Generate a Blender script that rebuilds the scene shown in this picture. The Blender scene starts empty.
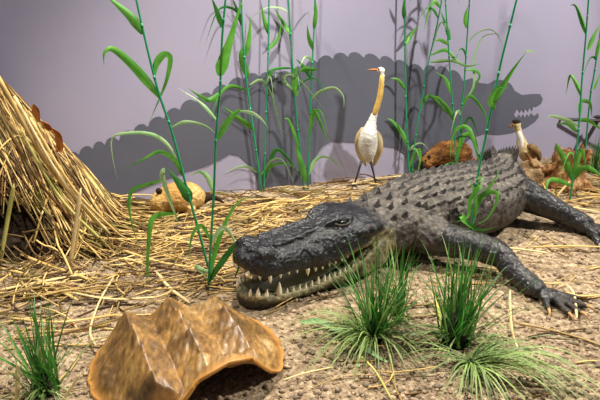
import bpy, bmesh, math, random
from mathutils import Vector as V, Matrix, noise
from mathutils.bvhtree import BVHTree
rnd = random.Random(7)
C = bpy.context.scene.collection
# ------------------------------------------------------------------ camera
F_PX = 589.0; PITCH = math.radians(20); CAM = V((0, 0, 1.1))
cd = bpy.data.cameras.new('camera'); cam = bpy.data.objects.new('camera', cd); C.objects.link(cam)
cam.location = CAM; cam.rotation_euler = (math.pi/2-PITCH, 0, 0)
cd.sensor_width = 36; cd.lens = F_PX*36/600; cd.clip_start = .02
bpy.context.scene.camera = cam
FW = V((0, math.cos(PITCH), -math.sin(PITCH))); UP = V((0, math.sin(PITCH), math.cos(PITCH)))
def ray(px, py): return FW + V((1, 0, 0))*((px-300)/F_PX) - UP*((py-200)/F_PX)
def G(px, py, z=0.0):
    r = ray(px, py); return CAM + r*((z-CAM.z)/r.z)
def P(px, py, Y):
    r = ray(px, py); return CAM + r*(Y/r.y)
WA = G(105, 207); WB = G(600, 152)
WD = (WB-WA).normalized(); WN = V((WD.y, -WD.x, 0))
def W(px, py, off=0.0):
    r = ray(px, py); t = ((WA+WN*off)-CAM).dot(WN)/r.dot(WN); return CAM + r*t
def wall_y(x): return WA.y + (x-WA.x)*WD.y/WD.x
def gz(x, y):
    return .010*noise.noise(V((x*2.3, y*2.3, 1))) + .006*noise.noise(V((x*9, y*9, 4))) + .0025*noise.noise(V((x*34, y*34, 9)))
# ------------------------------------------------------------------ meshes
class MB:
    def __init__(s): s.v = []; s.f = []
    def ring(s, pts): b = len(s.v); s.v += [V(p) for p in pts]; return list(range(b, b+len(pts)))
    def bridge(s, a, b):
        n = len(a)
        for i in range(n): s.f.append((a[i], a[(i+1) % n], b[(i+1) % n], b[i]))
    def tube(s, pts, rad, n=8, cap=True, flat=1.0):
        pts = [V(p) for p in pts]; k = len(pts)
        if not hasattr(rad, '__len__'): rad = [rad]*k
        ref = V((0, 0, 1)); prev = None
        for i, p in enumerate(pts):
            t = (pts[min(i+1, k-1)]-pts[max(i-1, 0)]).normalized()
            if prev is None:
                a = t.cross(ref)
                if a.length < .3: a = t.cross(V((1, 0, 0)))
            else:
                a = last-t*last.dot(t)
                if a.length < 1e-3: a = t.orthogonal()
            a.normalize(); last = a
            b = a.cross(t).normalized()
            r = s.ring([p+a*(math.cos(2*math.pi*j/n)*rad[i])+b*(math.sin(2*math.pi*j/n)*rad[i]*flat) for j in range(n)])
            if prev: s.bridge(prev, r)
            elif cap: s.f.append(tuple(reversed(r)))
            prev = r
        if cap: s.f.append(tuple(prev))
    def loft(s, secs, n=24):
        # sec: centre, side unit, half width, top height, bottom depth, exponent
        prev = None
        for (c, side, hw, ht, hb, e) in secs:
            c = V(c); side = V(side).normalized(); pts = []
            for j in range(n):
                a = 2*math.pi*j/n; ca, sa = math.cos(a), math.sin(a)
                x = math.copysign(abs(ca)**e, ca)*hw; z = math.copysign(abs(sa)**e, sa)*(ht if sa > 0 else hb)
                pts.append(c+side*x+V((0, 0, z)))
            r = s.ring(pts)
            if prev: s.bridge(prev, r)
            else: s.f.append(tuple(reversed(r)))
            prev = r
        s.f.append(tuple(prev))
    def ball(s, c, r, n=10, m=7, rot=None):
        c = V(c); r = V(r) if hasattr(r, '__len__') else V((r, r, r)); prev = None
        def q(p): 
            p = V((p[0]*r.x, p[1]*r.y, p[2]*r.z)); return c+(rot @ p if rot else p)
        top = len(s.v); s.v.append(q((0, 0, 1))); bot = len(s.v); s.v.append(q((0, 0, -1)))
        for i in range(1, m):
            t = math.pi*i/m
            k = s.ring([q((math.sin(t)*math.cos(2*math.pi*j/n), math.sin(t)*math.sin(2*math.pi*j/n), math.cos(t))) for j in range(n)])
            if prev: s.bridge(k, prev)
            else:
                for j in range(n): s.f.append((top, k[j], k[(j+1) % n]))
            prev = k
        for j in range(n): s.f.append((bot, prev[(j+1) % n], prev[j]))
    def ribbon(s, pts, wid, side, fold=.25, nrm=None):
        k = len(pts); prev = None
        for i, p in enumerate(pts):
            p = V(p); t = (V(pts[min(i+1, k-1)])-V(pts[max(i-1, 0)])).normalized()
            sd = side[i] if isinstance(side, list) else side
            sd = (sd-t*sd.dot(t))
            if sd.length < 1e-4: sd = t.orthogonal()
            sd.normalize(); nn = t.cross(sd)
            w = wid[i]
            r = s.ring([p-sd*w+nn*w*fold, p-sd*w*.5+nn*w*fold*.35, p, p+sd*w*.5+nn*w*fold*.35, p+sd*w+nn*w*fold])
            if prev:
                for j in range(4): s.f.append((prev[j], prev[j+1], r[j+1], r[j]))
            prev = r
    def spike(s, base, tip, r, n=6, bend=V((0, 0, 0))):
        base = V(base); tip = V(tip)
        pts = [base.lerp(tip, t)+bend*math.sin(math.pi*t) for t in (0, .3, .6, .85, 1)]
        s.tube(pts, [r, r*.92, r*.66, r*.32, r*.06], n)
    def build(s, name, m, parent=None, loc=None, smooth=True):
        me = bpy.data.meshes.new(name)
        o0 = V(root_loc(parent)) if parent else V(loc if loc is not None else (0, 0, 0))
        me.from_pydata([tuple(v-o0) for v in s.v], [], s.f); me.update()
        o = bpy.data.objects.new(name, me); C.objects.link(o)
        if parent: o.parent = parent
        else: o.location = o0
        if m: me.materials.append(m)
        for p in me.polygons: p.use_smooth = smooth
        return o
def root_loc(o):
    l = V((0, 0, 0))
    while o: l += V(o.location); o = o.parent
    return l
def tag(o, label=None, cat=None, group=None, kind=None):
    for k, v in (('label', label), ('category', cat), ('group', group), ('kind', kind)):
        if v: o[k] = v
    return o
def empty(name, loc, label, cat, group=None):
    o = bpy.data.objects.new(name, None); C.objects.link(o); o.location = loc; o.empty_display_size = .05
    return tag(o, label, cat, group)
def curve(pts, n=14):
    pts = [V(p) for p in pts]; out = []
    q = [pts[0]*2-pts[1]]+pts+[pts[-1]*2-pts[-2]]; m = len(pts)-1
    for i in range(n):
        t = i/(n-1)*m; k = min(int(t), m-1); u = t-k
        a, b, c, d = q[k:k+4]
        out.append(.5*((2*b)+(c-a)*u+(2*a-5*b+4*c-d)*u*u+(3*b-a-3*c+d)*u**3))
    return out
def lin(tab, u):
    if u <= tab[0][0]: return tab[0][1]
    for (a, x), (b, y) in zip(tab, tab[1:]):
        if u <= b:
            t = (u-a)/(b-a); t = t*t*(3-2*t)*.5+t*.5; return x+(y-x)*t
    return tab[-1][1]
def fuse(mb, voxel, smooth=4):
    o = mb.build('tmp', None)
    md = o.modifiers.new('r', 'REMESH'); md.mode = 'VOXEL'; md.voxel_size = voxel; md.adaptivity = 0
    if smooth:
        sm = o.modifiers.new('s', 'SMOOTH'); sm.iterations = smooth; sm.factor = .5
    dg = bpy.context.evaluated_depsgraph_get(); dg.update()
    me = bpy.data.meshes.new_from_object(o.evaluated_get(dg)); bpy.data.objects.remove(o)
    return me
# ------------------------------------------------------------------ materials
def new_mat(name):
    m = bpy.data.materials.new(name); m.use_nodes = True; nt = m.node_tree
    b = nt.nodes['Principled BSDF']; return m, nt, b
def lk(nt, a, b): nt.links.new(a, b)
def ramp(nt, fac, stops):
    r = nt.nodes.new('ShaderNodeValToRGB'); el = r.color_ramp.elements
    while len(el) > 1: el.remove(el[-1])
    el[0].position = stops[0][0]; el[0].color = (*stops[0][1], 1)
    for p, c in stops[1:]:
        e = el.new(p); e.color = (*c, 1)
    lk(nt, fac, r.inputs[0]); return r.outputs[0]
def tex(nt, kind, scale, vec=None, detail=5, rough=.6, **kw):
    n = nt.nodes.new('ShaderNodeTexNoise' if kind == 'noise' else 'ShaderNodeTexVoronoi')
    n.inputs['Scale'].default_value = scale
    if kind == 'noise': n.inputs['Detail'].default_value = detail; n.inputs['Roughness'].default_value = rough
    else:
        n.feature = kw.get('feature', 'F1')
    if vec: lk(nt, vec, n.inputs['Vector'])
    return n
def coords(nt, scale=(1, 1, 1)):
    g = nt.nodes.new('ShaderNodeTexCoord'); mp = nt.nodes.new('ShaderNodeMapping'); mp.inputs['Scale'].default_value = scale
    lk(nt, g.outputs['Object'], mp.inputs['Vector']); return mp.outputs[0]
def bump(nt, b, h, strength, dist=.01, prev=None):
    n = nt.nodes.new('ShaderNodeBump'); n.inputs['Strength'].default_value = strength; n.inputs['Distance'].default_value = dist
    lk(nt, h, n.inputs['Height'])
    if prev: lk(nt, prev, n.inputs['Normal'])
    lk(nt, n.outputs[0], b.inputs['Normal']); return n.outputs[0]
def mixc(nt, f, a, b, mode='MIX'):
    n = nt.nodes.new('ShaderNodeMix'); n.data_type = 'RGBA'; n.blend_type = mode
    for sock, val in ((n.inputs[0], f), (n.inputs[6], a), (n.inputs[7], b)):
        if hasattr(val, 'node'): lk(nt, val, sock)
        elif isinstance(val, tuple): sock.default_value = (*val, 1)
        else: sock.default_value = val
    return n.outputs[2]
def noisy(name, stops, scale=8, rough=.8, bs=.4, bscale=None, bd=.005, stretch=(1, 1, 1), island=0, spec=.3, coat=0, detail=6):
    m, nt, b = new_mat(name); v = coords(nt, stretch); n = tex(nt, 'noise', scale, v, detail)
    col = ramp(nt, n.outputs['Fac'], stops)
    if island:
        g = nt.nodes.new('ShaderNodeNewGeometry'); r2 = ramp(nt, g.outputs['Random Per Island'], [(0, (1-island,)*3), (1, (1+island*.6,)*3)])
        col = mixc(nt, 1.0, col, r2, 'MULTIPLY')
    lk(nt, col, b.inputs['Base Color']); b.inputs['Roughness'].default_value = rough
    b.inputs['Specular IOR Level'].default_value = spec; b.inputs['Coat Weight'].default_value = coat; b.inputs['Coat Roughness'].default_value = .2
    if bs:
        n2 = tex(nt, 'noise', bscale or scale*3, v, 6); bump(nt, b, n2.outputs['Fac'], bs, bd)
    return m
def leafmat(name, c1, c2, trans=.38, rough=.45, isl=.3):
    m, nt, b = new_mat(name); v = coords(nt)
    n = tex(nt, 'noise', 9, v, 3)
    col = ramp(nt, n.outputs['Fac'], [(.3, c1), (.7, c2)])
    g = nt.nodes.new('ShaderNodeNewGeometry')
    col = mixc(nt, 1.0, col, ramp(nt, g.outputs['Random Per Island'], [(0, (1-isl,)*3), (1, (1+isl*.4, 1+isl*.4, 1))]), 'MULTIPLY')
    lk(nt, col, b.inputs['Base Color']); b.inputs['Roughness'].default_value = rough
    tr = nt.nodes.new('ShaderNodeBsdfTranslucent'); lk(nt, col, tr.inputs['Color'])
    mx = nt.nodes.new('ShaderNodeMixShader'); mx.inputs[0].default_value = trans
    lk(nt, b.outputs[0], mx.inputs[1]); lk(nt, tr.outputs[0], mx.inputs[2]); lk(nt, mx.outputs[0], nt.nodes['Material Output'].inputs[0])
    return m
M = {}
M['wall'] = noisy('wall_paint', [(.3, (.325, .315, .43)), (.7, (.375, .345, .45))], 1.2, .85, .15, 90, .002)
M['mural'] = noisy('mural_paint', [(.3, (.095, .10, .135)), (.7, (.115, .12, .152))], 2.5, .8, .1, 90, .002)
M['straw'] = noisy('straw', [(.2, (.34, .20, .05)), (.55, (.68, .47, .17)), (.85, (.84, .66, .32))], 7, .55, .2, 60, .002, island=.55)
M['straw_dark'] = noisy('weathered_straw', [(.25, (.035, .022, .010)), (.5, (.19, .10, .03)), (.62, (.22, .18, .05)), (.8, (.45, .28, .09))], 5, .6, .2, 60, .002, island=.65)
M['straw_pale'] = noisy('pale_straw', [(.3, (.62, .46, .2)), (.8, (.85, .70, .38))], 7, .5, .2, 60, .002)
M['straw_green'] = noisy('yellow_green_straw', [(.3, (.32, .33, .07)), (.8, (.60, .52, .18))], 7, .5, .2, 60, .002)
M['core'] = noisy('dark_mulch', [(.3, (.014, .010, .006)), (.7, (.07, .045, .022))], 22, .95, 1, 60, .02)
M['dead'] = noisy('dry_leaf', [(.3, (.30, .08, .02)), (.7, (.58, .24, .06))], 14, .5, .4, 60, .004)
M['leaf'] = leafmat('reed_leaf', (.065, .31, .03), (.20, .56, .08))
M['leaf_pale'] = leafmat('pale_reed_leaf', (.24, .50, .18), (.50, .70, .38))
M['leaf_dark'] = leafmat('deep_reed_leaf', (.02, .16, .025), (.06, .29, .05), .25)
M['stem'] = noisy('reed_stem', [(.3, (.012, .20, .075)), (.7, (.03, .34, .14))], 12, .35, .1, 40, .002, spec=.5)
M['grass'] = leafmat('grass_blade', (.03, .17, .025), (.14, .42, .07), .3, .4, .6)
M['grass_pale'] = leafmat('pale_grass_blade', (.20, .36, .09), (.46, .58, .24), .3, .45, .5)
M['clump'] = noisy('grass_root_clump', [(.3, (.006, .010, .006)), (.7, (.03, .04, .015))], 30, .9, 1, 60, .01)
M['white'] = noisy('white_plumage', [(.35, (.68, .66, .58)), (.7, (.86, .85, .80))], 30, .8, .6, 60, .006, stretch=(1, 1, .35))
M['buff'] = noisy('buff_plumage', [(.3, (.46, .32, .12)), (.7, (.74, .62, .38))], 26, .75, .6, 60, .006, stretch=(1, 1, .35))
M['ochre'] = noisy('ochre_plumage', [(.3, (.55, .30, .05)), (.7, (.78, .56, .16))], 30, .7, .5, 80, .004)
M['bill'] = noisy('orange_bill', [(.3, (.45, .16, .03)), (.7, (.68, .30, .06))], 20, .35, 0)
M['legdark'] = noisy('dark_leg', [(.3, (.012, .012, .012)), (.7, (.04, .035, .03))], 40, .5, .3, 80, .002)
M['black'] = noisy('glossy_black', [(.3, (.005, .005, .005)), (.7, (.012, .011, .01))], 20, .12, 0, spec=.7)
M['brown_fur'] = noisy('brown_fur', [(.35, (.05, .018, .006)), (.5, (.20, .08, .02)), (.72, (.45, .22, .06))], 22, .9, 1, 110, .01, stretch=(.5, 1, 1))
M['dark_fur'] = noisy('dark_fur', [(.3, (.012, .008, .005)), (.7, (.06, .03, .015))], 40, .9, 1, 120, .01)
M['cream_fur'] = noisy('cream_fur', [(.3, (.40, .19, .04)), (.5, (.62, .40, .13)), (.75, (.82, .66, .34))], 9, .9, 1, 110, .01, stretch=(.5, 1, 1))
M['brown_wing'] = noisy('brown_wing', [(.3, (.07, .035, .012)), (.6, (.30, .18, .07)), (.8, (.62, .48, .26))], 26, .7, .6, 70, .006)
M['rock'] = noisy('tan_rock', [(.3, (.20, .12, .055)), (.7, (.46, .32, .17))], 14, .9, 1, 40, .015)
M['pebble'] = noisy('pebble', [(.3, (.16, .12, .085)), (.7, (.36, .28, .20))], 9, .85, .6, 60, .006)
M['soil'] = noisy('soil_crumb', [(.3, (.20, .14, .09)), (.7, (.55, .42, .28))], 4, .95, .8, 90, .006, island=.5)
M['wood'] = noisy('torn_wood', [(.32, (.035, .014, .007)), (.48, (.24, .10, .03)), (.7, (.62, .38, .17))], 11, .85, 1, 40, .015, stretch=(2.5, 2.5, .6))
M['metal'] = noisy('dark_metal', [(.3, (.025, .022, .022)), (.7, (.06, .05, .05))], 10, .45, .1)
M['tooth'] = noisy('tooth', [(.3, (.78, .70, .46)), (.7, (.92, .88, .72))], 30, .25, 0, spec=.6)
M['claw'] = noisy('claw', [(.3, (.30, .14, .04)), (.7, (.60, .38, .14))], 40, .3, 0, spec=.5)
M['lid'] = noisy('eyelid_skin', [(.3, (.02, .018, .014)), (.7, (.09, .07, .04))], 30, .4, 0)
M['tongue'] = noisy('tongue', [(.3, (.26, .26, .16)), (.7, (.46, .45, .29))], 18, .35, .4, 50, .006, spec=.6)
# ground
def ground_mat():
    m, nt, b = new_mat('loose_soil'); v = coords(nt)
    n1 = tex(nt, 'noise', 2.2, v, 5); n2 = tex(nt, 'noise', 45, v, 8, .7); vo = tex(nt, 'vor', 70, v)
    c = ramp(nt, n2.outputs['Fac'], [(.28, (.10, .072, .046)), (.5, (.38, .295, .19)), (.70, (.80, .67, .48))])
    c2 = ramp(nt, n1.outputs['Fac'], [(.35, (.72, .66, .62)), (.65, (1.05, 1.0, .95))])
    c = mixc(nt, 1.0, c, c2, 'MULTIPLY'); lk(nt, c, b.inputs['Base Color']); b.inputs['Roughness'].default_value = .95
    b.inputs['Specular IOR Level'].default_value = .15
    p = bump(nt, b, n2.outputs['Fac'], .9, .012); bump(nt, b, vo.outputs['Distance'], .5, .008, p)
    return m
M['ground'] = ground_mat()
def gator_mat():
    m, nt, b = new_mat('alligator_hide'); v = coords(nt)
    at = nt.nodes.new('ShaderNodeAttribute'); at.attribute_name = 'hide'
    n = tex(nt, 'noise', 26, v, 8, .7); n3 = tex(nt, 'noise', 7, v, 4)
    sc = tex(nt, 'vor', 62, v); sc2 = tex(nt, 'vor', 150, v)
    c = mixc(nt, 1.0, at.outputs['Color'], ramp(nt, n.outputs['Fac'], [(.32, (.28, .26, .25)), (.5, (.78, .77, .76)), (.70, (1.9, 1.85, 1.72))]), 'MULTIPLY')
    c = mixc(nt, 1.0, c, ramp(nt, sc.outputs['Distance'], [(0, (1.15, 1.15, 1.12)), (.5, (1, 1, 1)), (.85, (.5, .48, .46))]), 'MULTIPLY')
    lk(nt, c, b.inputs['Base Color'])
    r = nt.nodes.new('ShaderNodeMath'); r.operation = 'MULTIPLY_ADD'
    lk(nt, n3.outputs['Fac'], r.inputs[0]); r.inputs[1].default_value = .25; lk(nt, at.outputs['Alpha'], r.inputs[2])
    lk(nt, r.outputs[0], b.inputs['Roughness']); b.inputs['Specular IOR Level'].default_value = .55
    p = bump(nt, b, sc.outputs['Distance'], -.55 if False else .0, .004)
    inv = nt.nodes.new('ShaderNodeMath'); inv.operation = 'SUBTRACT'; inv.inputs[0].default_value = 1; lk(nt, sc.outputs['Distance'], inv.inputs[1])
    p = bump(nt, b, inv.outputs[0], .55, .006); p = bump(nt, b, n.outputs['Fac'], .95, .008, p); bump(nt, b, sc2.outputs['Distance'], .25, .003, p)
    return m
M['gator'] = gator_mat()
def shell_mat():
    m, nt, b = new_mat('horn_shell')
    v = coords(nt); n = tex(nt, 'noise', 7, v, 6, .6); st = coords(nt, (1.3, .35, .6)); n2 = tex(nt, 'noise', 60, st, 6, .7)
    at = nt.nodes.new('ShaderNodeAttribute'); at.attribute_name = 'rim'
    c = ramp(nt, n.outputs['Fac'], [(.3, (.06, .032, .012)), (.46, (.19, .10, .028)), (.58, (.33, .18, .05)), (.74, (.42, .32, .17))])
    c = mixc(nt, 1.0, c, ramp(nt, n2.outputs['Fac'], [(.30, (.38, .36, .33)), (.5, (1, 1, 1)), (.66, (1.6, 1.6, 1.6))]), 'MULTIPLY')
    c = mixc(nt, at.outputs['Fac'], c, (.60, .27, .05)); lk(nt, c, b.inputs['Base Color'])
    b.inputs['Roughness'].default_value = .42; b.inputs['Specular IOR Level'].default_value = .5
    b.inputs['Coat Weight'].default_value = .3; b.inputs['Coat Roughness'].default_value = .3
    p = bump(nt, b, n2.outputs['Fac'], .35, .005); bump(nt, b, n.outputs['Fac'], .4, .01, p)
    return m
M['shell'] = shell_mat()
# ------------------------------------------------------------------ setting
def make_floor():
    mb = MB(); nx, ny = 420, 330; x0, x1 = -2.6, 3.1; rows = []
    for j in range(ny+1):
        row = []
        for i in range(nx+1):
            x = x0+(x1-x0)*i/nx; yw = wall_y(x)+.03; y = .7+(yw-.7)*j/ny
            row.append(len(mb.v)); mb.v.append(V((x, y, gz(x, y)+.004*noise.noise(V((x*70, y*70, 2))))))
        rows.append(row)
    for j in range(ny):
        for i in range(nx): mb.f.append((rows[j][i], rows[j][i+1], rows[j+1][i+1], rows[j+1][i]))
    tag(mb.build('floor', M['ground']), kind='structure')
make_floor()
def make_wall():
    mb = MB(); a = WA-WD*1.75; b = WB+WD*1.3; t = -WN*.08
    for p in (a, b, b+t, a+t): mb.v += [V((p.x, p.y, -.06)), V((p.x, p.y, 2.6))]
    mb.f = [(0, 2, 3, 1), (2, 4, 5, 3), (4, 6, 7, 5), (6, 0, 1, 7), (1, 3, 5, 7), (0, 6, 4, 2)]
    w = tag(mb.build('wall_back', M['wall'], smooth=False), kind='structure')
    # mural silhouette, painted flat on the wall
    top = [(52, 172), (67, 160), (79, 155), (93, 149), (105, 145), (119, 141), (133, 133), (148, 127), (164, 119), (180, 110), (196, 102),
           (212, 95), (228, 87), (244, 80), (260, 77), (276, 78), (292, 75), (305, 69), (318, 63), (333, 59), (348, 57), (364, 58), (380, 60), (395, 63),
           (410, 68), (424, 71), (437, 70), (450, 73), (463, 79)]
    poly = []
    for (a, b) in zip(top, top[1:]):
        for k in range(5):
            t = k/5; x = a[0]+(b[0]-a[0])*t; y = a[1]+(b[1]-a[1])*t; s = math.sin(math.pi*t)**.6*5.5
            poly.append((x-s*.25, y-s))
    poly += [(463, 81), (472, 78), (480, 83), (488, 84), (495, 80), (504, 80), (511, 84), (515, 91), (522, 95), (532, 94), (540, 94), (543, 99), (541, 104), (536, 107)]
    poly += [(534, 106), (532, 111), (530, 107), (528, 112), (526, 108), (524, 113), (522, 109), (520, 113), (518, 109), (516, 111), (514, 115),
             (517, 118), (519, 114), (521, 118), (523, 114), (525, 118), (527, 114), (529, 117), (531, 113), (534, 116), (538, 113), (539, 117), (535, 122),
             (526, 128), (512, 133), (499, 135), (484, 134), (470, 139), (462, 146), (452, 152), (447, 168), (449, 185), (408, 190), (404, 170), (405, 155),
             (396, 148), (380, 146), (362, 143), (346, 142), (332, 141), (322, 147), (315, 158), (311, 172), (312, 196), (256, 202), (258, 186), (256, 176), (248, 164),
             (239, 156), (230, 154), (220, 160), (204, 167), (186, 172), (168, 179), (150, 186), (130, 195), (112, 204), (104, 215), (60, 222), (40, 200)]
    from mathutils.geometry import tessellate_polygon
    pts = [W(x, y, .003) for x, y in poly]; flat = [V(((p-WA).dot(WD), p.z, 0)) for p in pts]
    me = bpy.data.meshes.new('painted_silhouette'); me.from_pydata([tuple(p) for p in pts], [], [tuple(t) for t in tessellate_polygon([flat])]); me.update(); me.materials.append(M['mural'])
    o = bpy.data.objects.new('painted_silhouette', me); C.objects.link(o); o.parent = w
    o['label'] = 'flat dark grey silhouette of a giant crocodile painted on the lavender wall'
make_wall()
# ------------------------------------------------------------------ alligator
AXR = V((.26, 2.24, 0)); HF = V((-.80, -.60, 0)).normalized(); HS = V((-HF.y, HF.x, 0)); HL = .60
hwU = [(-.05, .12), (0, .138), (.1, .150), (.2, .150), (.33, .134), (.45, .113), (.55, .106), (.7, .104), (.85, .102), (.92, .092), (.97, .068), (1.0, .03)]
lipU = [(-.05, .17), (0, .192), (.1, .186), (.2, .174), (.3, .156), (.4, .138), (.5, .128), (.6, .136), (.7, .148), (.85, .150), (.95, .162), (1.0, .18)]
topU = [(-.05, .256), (0, .262), (.1, .270), (.2, .272), (.33, .266), (.43, .250), (.55, .240), (.7, .232), (.85, .230), (.93, .232), (.98, .218), (1.0, .20)]
hwL = [(-.05, .125), (0, .138), (.1, .148), (.2, .148), (.33, .128), (.45, .110), (.6, .098), (.75, .092), (.88, .086), (.95, .066), (.99, .03)]
rimL = [(-.05, .165), (0, .170), (.1, .145), (.2, .110), (.3, .080), (.4, .060), (.5, .048), (.6, .043), (.75, .045), (.88, .056), (.99, .066)]
def HP(u, v, z): return AXR+HF*(u*HL)+HS*v+V((0, 0, z))
SP = [((.20, 2.20), .150, .120, .095), ((.30, 2.28), .145, .150, .120), ((.42, 2.37), .150, .180, .140), ((.54, 2.45), .160, .200, .148), ((.67, 2.54), .155, .222, .148),
      ((.81, 2.64), .150, .232, .145), ((.92, 2.73), .145, .195, .138), ((1.00, 2.82), .145, .140, .132), ((1.05, 2.92), .160, .088, .135), ((1.03, 3.02), .125, .082, .115),
      ((1.0, 3.09), .10, .085, .096), ((.86, 3.10), .08, .068, .078), ((.70, 3.04), .062, .055, .06), ((.52, 2.93), .05, .042, .048), ((.36, 2.80), .036, .028, .034), ((.24, 2.70), .024, .014, .020)]
def spine(t):
    t = max(0, min(len(SP)-1, t)); k = min(int(t), len(SP)-2)
    ctr = curve([V((*p[0], p[1])) for p in SP], 2) if False else None
    q = [V((*SP[max(0, min(len(SP)-1, k+d))][0], SP[max(0, min(len(SP)-1, k+d))][1])) for d in (-1, 0, 1, 2)]
    u = t-k; a, b, c, d = q
    p = .5*((2*b)+(c-a)*u+(2*a-5*b+4*c-d)*u*u+(3*b-a-3*c+d)*u**3)
    hw = SP[k][2]+(SP[k+1][2]-SP[k][2])*u; hh = SP[k][3]+(SP[k+1][3]-SP[k][3])*u
    return p, hw, hh
def sdir(t):
    a, _, _ = spine(t-.05); b, _, _ = spine(t+.05); d = (b-a); d.z = 0; d.normalize(); return d, V((d.y, -d.x, 0))
def foot(mb, ank, pts_toes, r=.017, claws=None):
    for toe in pts_toes:
        mb.tube(curve([ank]+toe, 7), [r*1.5, r*1.4, r*1.25, r*1.1, r, r*.9, r*.6], 10)
def make_gator():
    mb = MB()
    mb.loft([(HP(u, 0, lin(lipU, u)), HS, lin(hwU, u), lin(topU, u)-lin(lipU, u), .014, .80) for u in [x/40 for x in range(-2, 41)]], 32)
    mb.loft([(HP(u, 0, lin(rimL, u)-.02), HS, lin(hwL, u), .010, max(.012, lin(rimL, u)-.02-.004), .62) for u in [x/40*.99 for x in range(-2, 41)]], 32)
    for s in (-1, 1):   # gum ridges carrying the teeth
        mb.tube([HP(u, s*(lin(hwL, u)-.011), lin(rimL, u)-.010) for u in [x/20*.97 for x in range(1, 21)]], .011, 8)
        mb.tube([HP(u, s*(lin(hwU, u)-.012), lin(lipU, u)-.006) for u in [x/20*.97 for x in range(2, 21)]], .010, 8)
        # brow, cheek, nostril
        mb.tube([HP(u, s*v, z) for u, v, z in ((.18, .078, .254), (.26, .074, .266), (.34, .066, .266), (.42, .050, .250))], [.012, .018, .017, .008], 10)
        mb.ball(HP(.92, s*.024, .230), (.022, .018, .012))
        mb.tube([HP(u, s*v, z) for u, v, z in ((.05, .125, .225), (.14, .135, .225), (.25, .122, .215))], [.02, .03, .02], 10)
        mb.tube([HP(u, s*v, z) for u, v, z in ((.44, .04, .247), (.6, .05, .236), (.8, .05, .232))], [.01, .012, .01], 8)
        mb.ball(HP(.88, s*.05, .21), (.05, .04, .035)); mb.ball(HP(.56, s*.07, .165), (.06, .045, .045))
    mb.tube([HP(-.2, 0, .08), HP(.02, 0, .07), HP(.2, 0, .045)], [.075, .065, .035], 14)
    secs = []
    for i in range(0, (len(SP)-1)*4+1):
        t = i/4; p, hw, hh = spine(t); d, s = sdir(t)
        secs.append((p, s, hw, hh, min(hh, p.z-.002), .86))
    mb.loft(secs, 36)
    # near fore leg
    A = V
    mb.tube(curve([A((.48, 2.34, .13)), A((.56, 2.23, .125)), A((.68, 2.165, .120)), A((.785, 2.125, .100)), A((.82, 2.06, .070)), A((.860, 1.985, .045)), A((.893, 1.93, .030))], 16),
            [.100, .100, .088, .074, .066, .060, .057, .056, .050, .046, .043, .041, .040, .041, .042, .034], 16)
    ank = A((.868, 1.965, .030)); ft = [[(.90, 1.95, .030), (.90, 1.905, .017), (.895, 1.875, .010)], [(.925, 1.94, .030), (.945, 1.885, .018), (.955, 1.845, .011)],
          [(.945, 1.94, .030), (.985, 1.885, .018), (1.005, 1.85, .011)], [(.96, 1.95, .030), (1.01, 1.915, .018), (1.045, 1.895, .011)], [(.955, 1.97, .026), (1.01, 1.965, .016), (1.055, 1.965, .010)]]
    ft = [[(x-.007, y-.035, z) for x, y, z in t] for t in ft]; foot(mb, ank, [[A(p) for p in t] for t in ft], .0125)
    # near hind leg
    mb.tube(curve([A((.96, 2.78, .15)), A((1.02, 2.71, .165)), A((1.10, 2.67, .145)), A((1.17, 2.64, .115)), A((1.24, 2.62, .085)), A((1.31, 2.59, .055)), A((1.36, 2.55, .035))], 16),
            [.10, .105, .10, .092, .084, .077, .070, .064, .059, .055, .052, .049, .047, .047, .045, .038], 16)
    hank = A((1.45, 2.52, .04)); hft = [[(1.48, 2.44, .035), (1.47, 2.38, .02), (1.465, 2.34, .012)], [(1.52, 2.44, .035), (1.54, 2.37, .02), (1.55, 2.325, .012)],
           [(1.55, 2.45, .035), (1.60, 2.40, .02), (1.63, 2.37, .012)], [(1.56, 2.48, .03), (1.63, 2.46, .018), (1.68, 2.45, .012)]]
    hank = A((1.33, 2.57, .04)); hft = [[(x-.135, y+.045, z) for x, y, z in t] for t in hft]; foot(mb, hank, [[A(p) for p in t] for t in hft], .016)
    # far legs
    mb.tube(curve([A((.42, 2.46, .13)), A((.36, 2.56, .11)), A((.33, 2.64, .07)), A((.31, 2.70, .03))], 8), [.075, .07, .06, .055, .05, .042, .04, .035], 12)
    fb = A((.31, 2.70, .03)); foot(mb, fb, [[fb+A((dx*.5, dy*.5, 0)), fb+A((dx, dy, -.015))] for dx, dy in ((-.07, .02), (-.06, .06), (-.02, .08), (.02, .08), (.05, .06))], .012)
    mb.tube(curve([A((1.0, 2.9, .12)), A((.86, 2.93, .12)), A((.78, 2.99, .09)), A((.70, 2.98, .04))], 8)[:5], [.09, .085, .075, .065, .05], 12)
    me = fuse(mb, .0055, 3)
    # colour + fine relief
    bv = BVHTree.FromPolygons([v.co.copy() for v in me.vertices], [tuple(p.vertices) for p in me.polygons])
    def hl(co):
        d = co-AXR; return d.dot(HF)/HL, d.dot(HS)
    cols = []
    nrm = [v.normal.copy() for v in me.vertices]
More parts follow.
